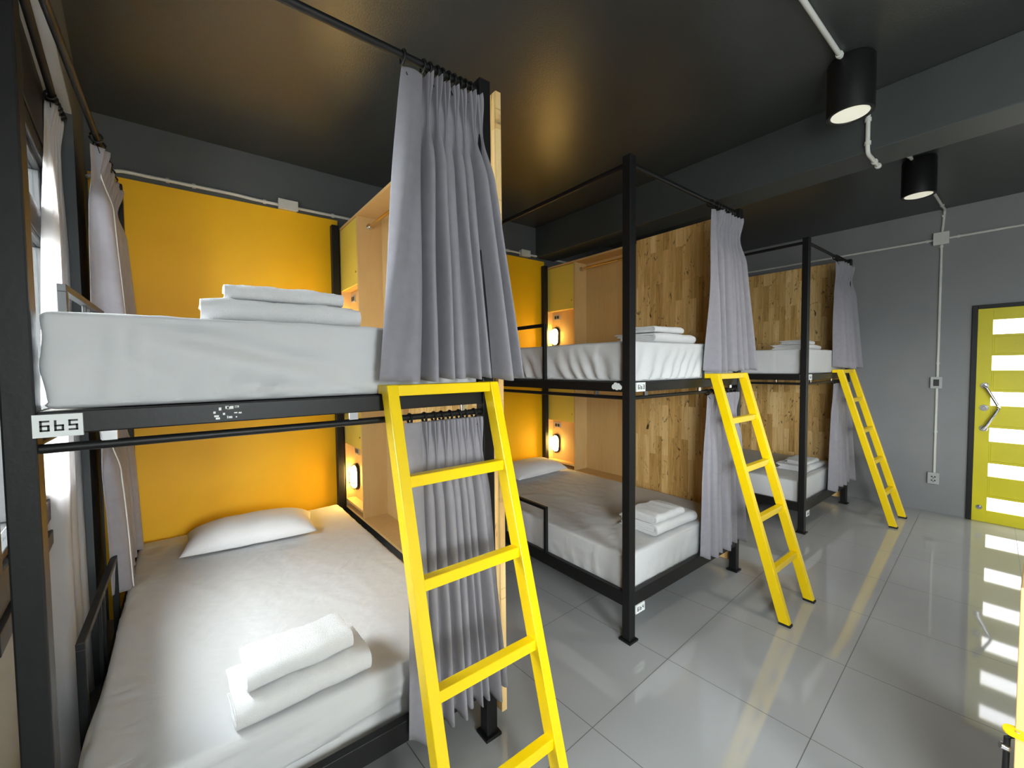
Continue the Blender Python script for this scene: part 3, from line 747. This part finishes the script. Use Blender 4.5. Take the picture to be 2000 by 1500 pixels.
t = jbox(2.755, 2.87, HW-.045, HW-.002, 2.620, 2.680, 'cream junction box on the head wall over the middle bunk')
box('box_lid', 'white_pipe', 2.752, 2.873, HW-.050, HW-.044, 2.617, 2.683, t, .002)
t = jbox(XD-.045, XD-.002, .592, .695, 2.610, 2.722, 'grey square junction box where the conduits meet on the door wall')
box('box_lid', 'white_pipe', XD-.050, XD-.044, .589, .698, 2.607, 2.725, t, .002)
def wallplate(name, label, cat, z0, z1):
    t = thing(name, (XD, .647, z0), label, cat)
    box('back_box', 'grey_plastic', XD-.040, XD-.002, .608, .686, z0, z1, t, .003)
    box('cover_plate', 'grey_plastic', XD-.046, XD-.040, .606, .688, z0-.002, z1+.002, t, .002)
    return t
t = wallplate('light_switch', 'grey light switch with a dark rocker on the door wall', 'light switch', 1.228, 1.336)
s = box('rocker', 'dark_plastic', XD-.051, XD-.046, .627, .667, 1.250, 1.314, t, .002)
t = wallplate('wall_socket', 'grey wall socket low on the door wall', 'socket', .290, .398)
m = MB()
for zz in (.322, .358):
    for yy in (.630, .652): m.box(XD-.0475, XD-.0455, yy, yy+.012, zz-.004, zz+.008)
    m.box(XD-.0475, XD-.0455, .641, .653, zz-.014, zz-.008)
m.build('socket_slot', 'dark_plastic', t)

def downlight(x, y, label, power):
    t = thing('downlight', (x, y, ZC), label, 'ceiling lamp', 'black cylinder downlights')
    M = Matrix.Translation((x, y, 0)); zb = 2.69
    MB().lathe([(.076, zb+.02), (.082, zb), (.094, zb), (.095, zb+.006), (.095, ZC-.012), (.088, ZC-.001)], M, 40).build('housing', 'black_metal', t, 0, 35)
    MB().lathe([(.077, zb+.004), (.070, zb+.018), (.048, zb+.034), (.020, zb+.042), (0, zb+.042)], M, 32).build('reflector', 'downlight_glow', t, 0, 50)
    m = MB()
    for k in range(6):
        a = k*PI/3
        m.tube([(x+.02*math.cos(a), y+.02*math.sin(a), zb+.008), (x+.070*math.cos(a), y+.070*math.sin(a), zb+.008)], .0022, 5)
    m.tube([(x+.035*math.cos(2*PI*q/20), y+.035*math.sin(2*PI*q/20), zb+.008) for q in range(20)], .0024, 5, True)
    m.build('louvre', 'dark_plastic', t, 0, 60)
    l = bpy.data.lights.new('downlight_beam', 'SPOT'); l.energy = power; l.color = (1, .95, .84); l.spot_size = math.radians(130); l.spot_blend = .8; l.shadow_soft_size = .06
    lo = bpy.data.objects.new('downlight_beam', l); COL.objects.link(lo); lo.location = (x, y, zb-.005)
    return t
DP = 14
downlight(2.605, .62, 'larger looking black downlight on the ceiling before the beam', DP)
downlight(4.245, .60, 'smaller looking black downlight beyond the beam, towards the door wall', DP)

# ---------------------------------------------------------------- locker at the picture's edge
t = thing('plywood_locker', (1.85, -.25, 0), 'pale plywood locker with a yellow hasp at the edge of the aisle', 'locker')
m = MB(); m.box(1.553, 2.1, -.46, .022, .0, .935); m.build('locker_body', 'light_ply', t, .002)
m = MB(); z = .583; prof = [(-.060+.016*math.cos(a), .016*math.sin(a)) for a in [PI/2 + PI*i/10 for i in range(11)]] + [(.02, -.016), (.02, .016)]
hx, hy = 1.572, .030
def hp(a, b, zz): return (1.540 - b*1.35, -.034 - a, zz)
n = len(prof)
m.add([hp(a, b, z) for a, b in prof] + [hp(a, b, z+.004) for a, b in prof], [tuple(reversed(range(n))), tuple(range(n, 2*n))] + [(i, (i+1) % n, n+(i+1) % n, n+i) for i in range(n)])
o = m.build('hasp', 'yellow_paint', t); o['label'] = 'yellow metal hasp'
m = MB()
for a in (-.052, -.008): 
    p = hp(a, 0, z+.004); m.lathe([(.0045, 0), (.004, .0015)], Matrix.Translation(p), 12)
m.build('hasp_screw', 'brass', o, 0, 40)
MB().tube([(1.576, .020, .555), (1.572, .034, .545), (1.572, .036, .40), (1.576, .020, .39)], .006, 10).build('latch_bar', 'black_metal', t, 0, 50)
MB().tube([(1.566, .045, .522), (1.572, .030, .518)], .008, 12).build('latch_bolt', 'steel', t, 0, 40)

# ---------------------------------------------------------------- light
w = bpy.data.worlds.new('sky'); sc.world = w; w.use_nodes = True
bg = w.node_tree.nodes['Background']; bg.inputs[0].default_value = (.98, .99, 1.0, 1); bg.inputs[1].default_value = 24
wt = w.node_tree; tcw = N(wt, 'ShaderNodeTexCoord'); sw = N(wt, 'ShaderNodeSeparateXYZ'); L(wt, tcw.outputs['Generated'], sw.inputs[0])
wr = N(wt, 'ShaderNodeValToRGB'); wr.color_ramp.elements[0].position = .46; wr.color_ramp.elements[0].color = (.36, .36, .35, 1); wr.color_ramp.elements[1].position = .54; wr.color_ramp.elements[1].color = (.98, .99, 1.0, 1)
mm = N(wt, 'ShaderNodeMath', operation='MULTIPLY_ADD'); mm.inputs[1].default_value = .5; mm.inputs[2].default_value = .5; L(wt, sw.outputs['Z'], mm.inputs[0]); L(wt, mm.outputs[0], wr.inputs['Fac']); L(wt, wr.outputs['Color'], bg.inputs[0])
def portal(c, xax, nrm, w_, h_):      # sampling portals in the window openings; they give off no light of their own
    l = bpy.data.lights.new('window_portal', 'AREA'); l.shape = 'RECTANGLE'; l.size = w_; l.size_y = h_; l.cycles.is_portal = True
    o = bpy.data.objects.new('window_portal', l); COL.objects.link(o)
    zax = -nrm; yax = zax.cross(xax)
    o.matrix_world = Matrix.Translation(c) @ Matrix((xax, yax, zax)).transposed().to_4x4()
e = (wp(1)-wp(0)).normalized()
for a, b in WINS: portal(wp((a+b)/2, .32, (SILL+HEAD)/2), e, Vector((e.y, -e.x, 0)), b-a+.1, HEAD-SILL+.1)
for a, b in FILL_WIN: portal(Vector(((a+b)/2, YFRONT-.22, (SILL+FH)/2)), Vector((1, 0, 0)), Vector((0, 1, 0)), b-a+.1, FH-SILL+.1)

# ---------------------------------------------------------------- camera
cd = bpy.data.cameras.new('camera'); cam = bpy.data.objects.new('camera', cd); COL.objects.link(cam); sc.camera = cam
cd.sensor_width = 36; cd.lens = 814/2000*36; cd.clip_start = .02
ya, pi_, ro = [math.radians(v) for v in (38.03, 2.30, -.558)]
fw = Vector((math.sin(ya)*math.cos(pi_), math.cos(ya)*math.cos(pi_), -math.sin(pi_)))
rt = Vector((math.cos(ya), -math.sin(ya), 0)); up = rt.cross(fw)
R_ = rt*math.cos(ro) + up*math.sin(ro); U_ = up*math.cos(ro) - rt*math.sin(ro)
cam.matrix_world = Matrix.Translation((0, 0, 1.472)) @ Matrix((R_, U_, -fw)).transposed().to_4x4()

vs = sc.view_settings; vs.view_transform = 'Standard'; vs.look = 'None'; vs.gamma = 1; vs.use_curve_mapping = False; vs.exposure = 1.17
for o in bpy.data.objects:
    if '_org' in o: del o['_org']
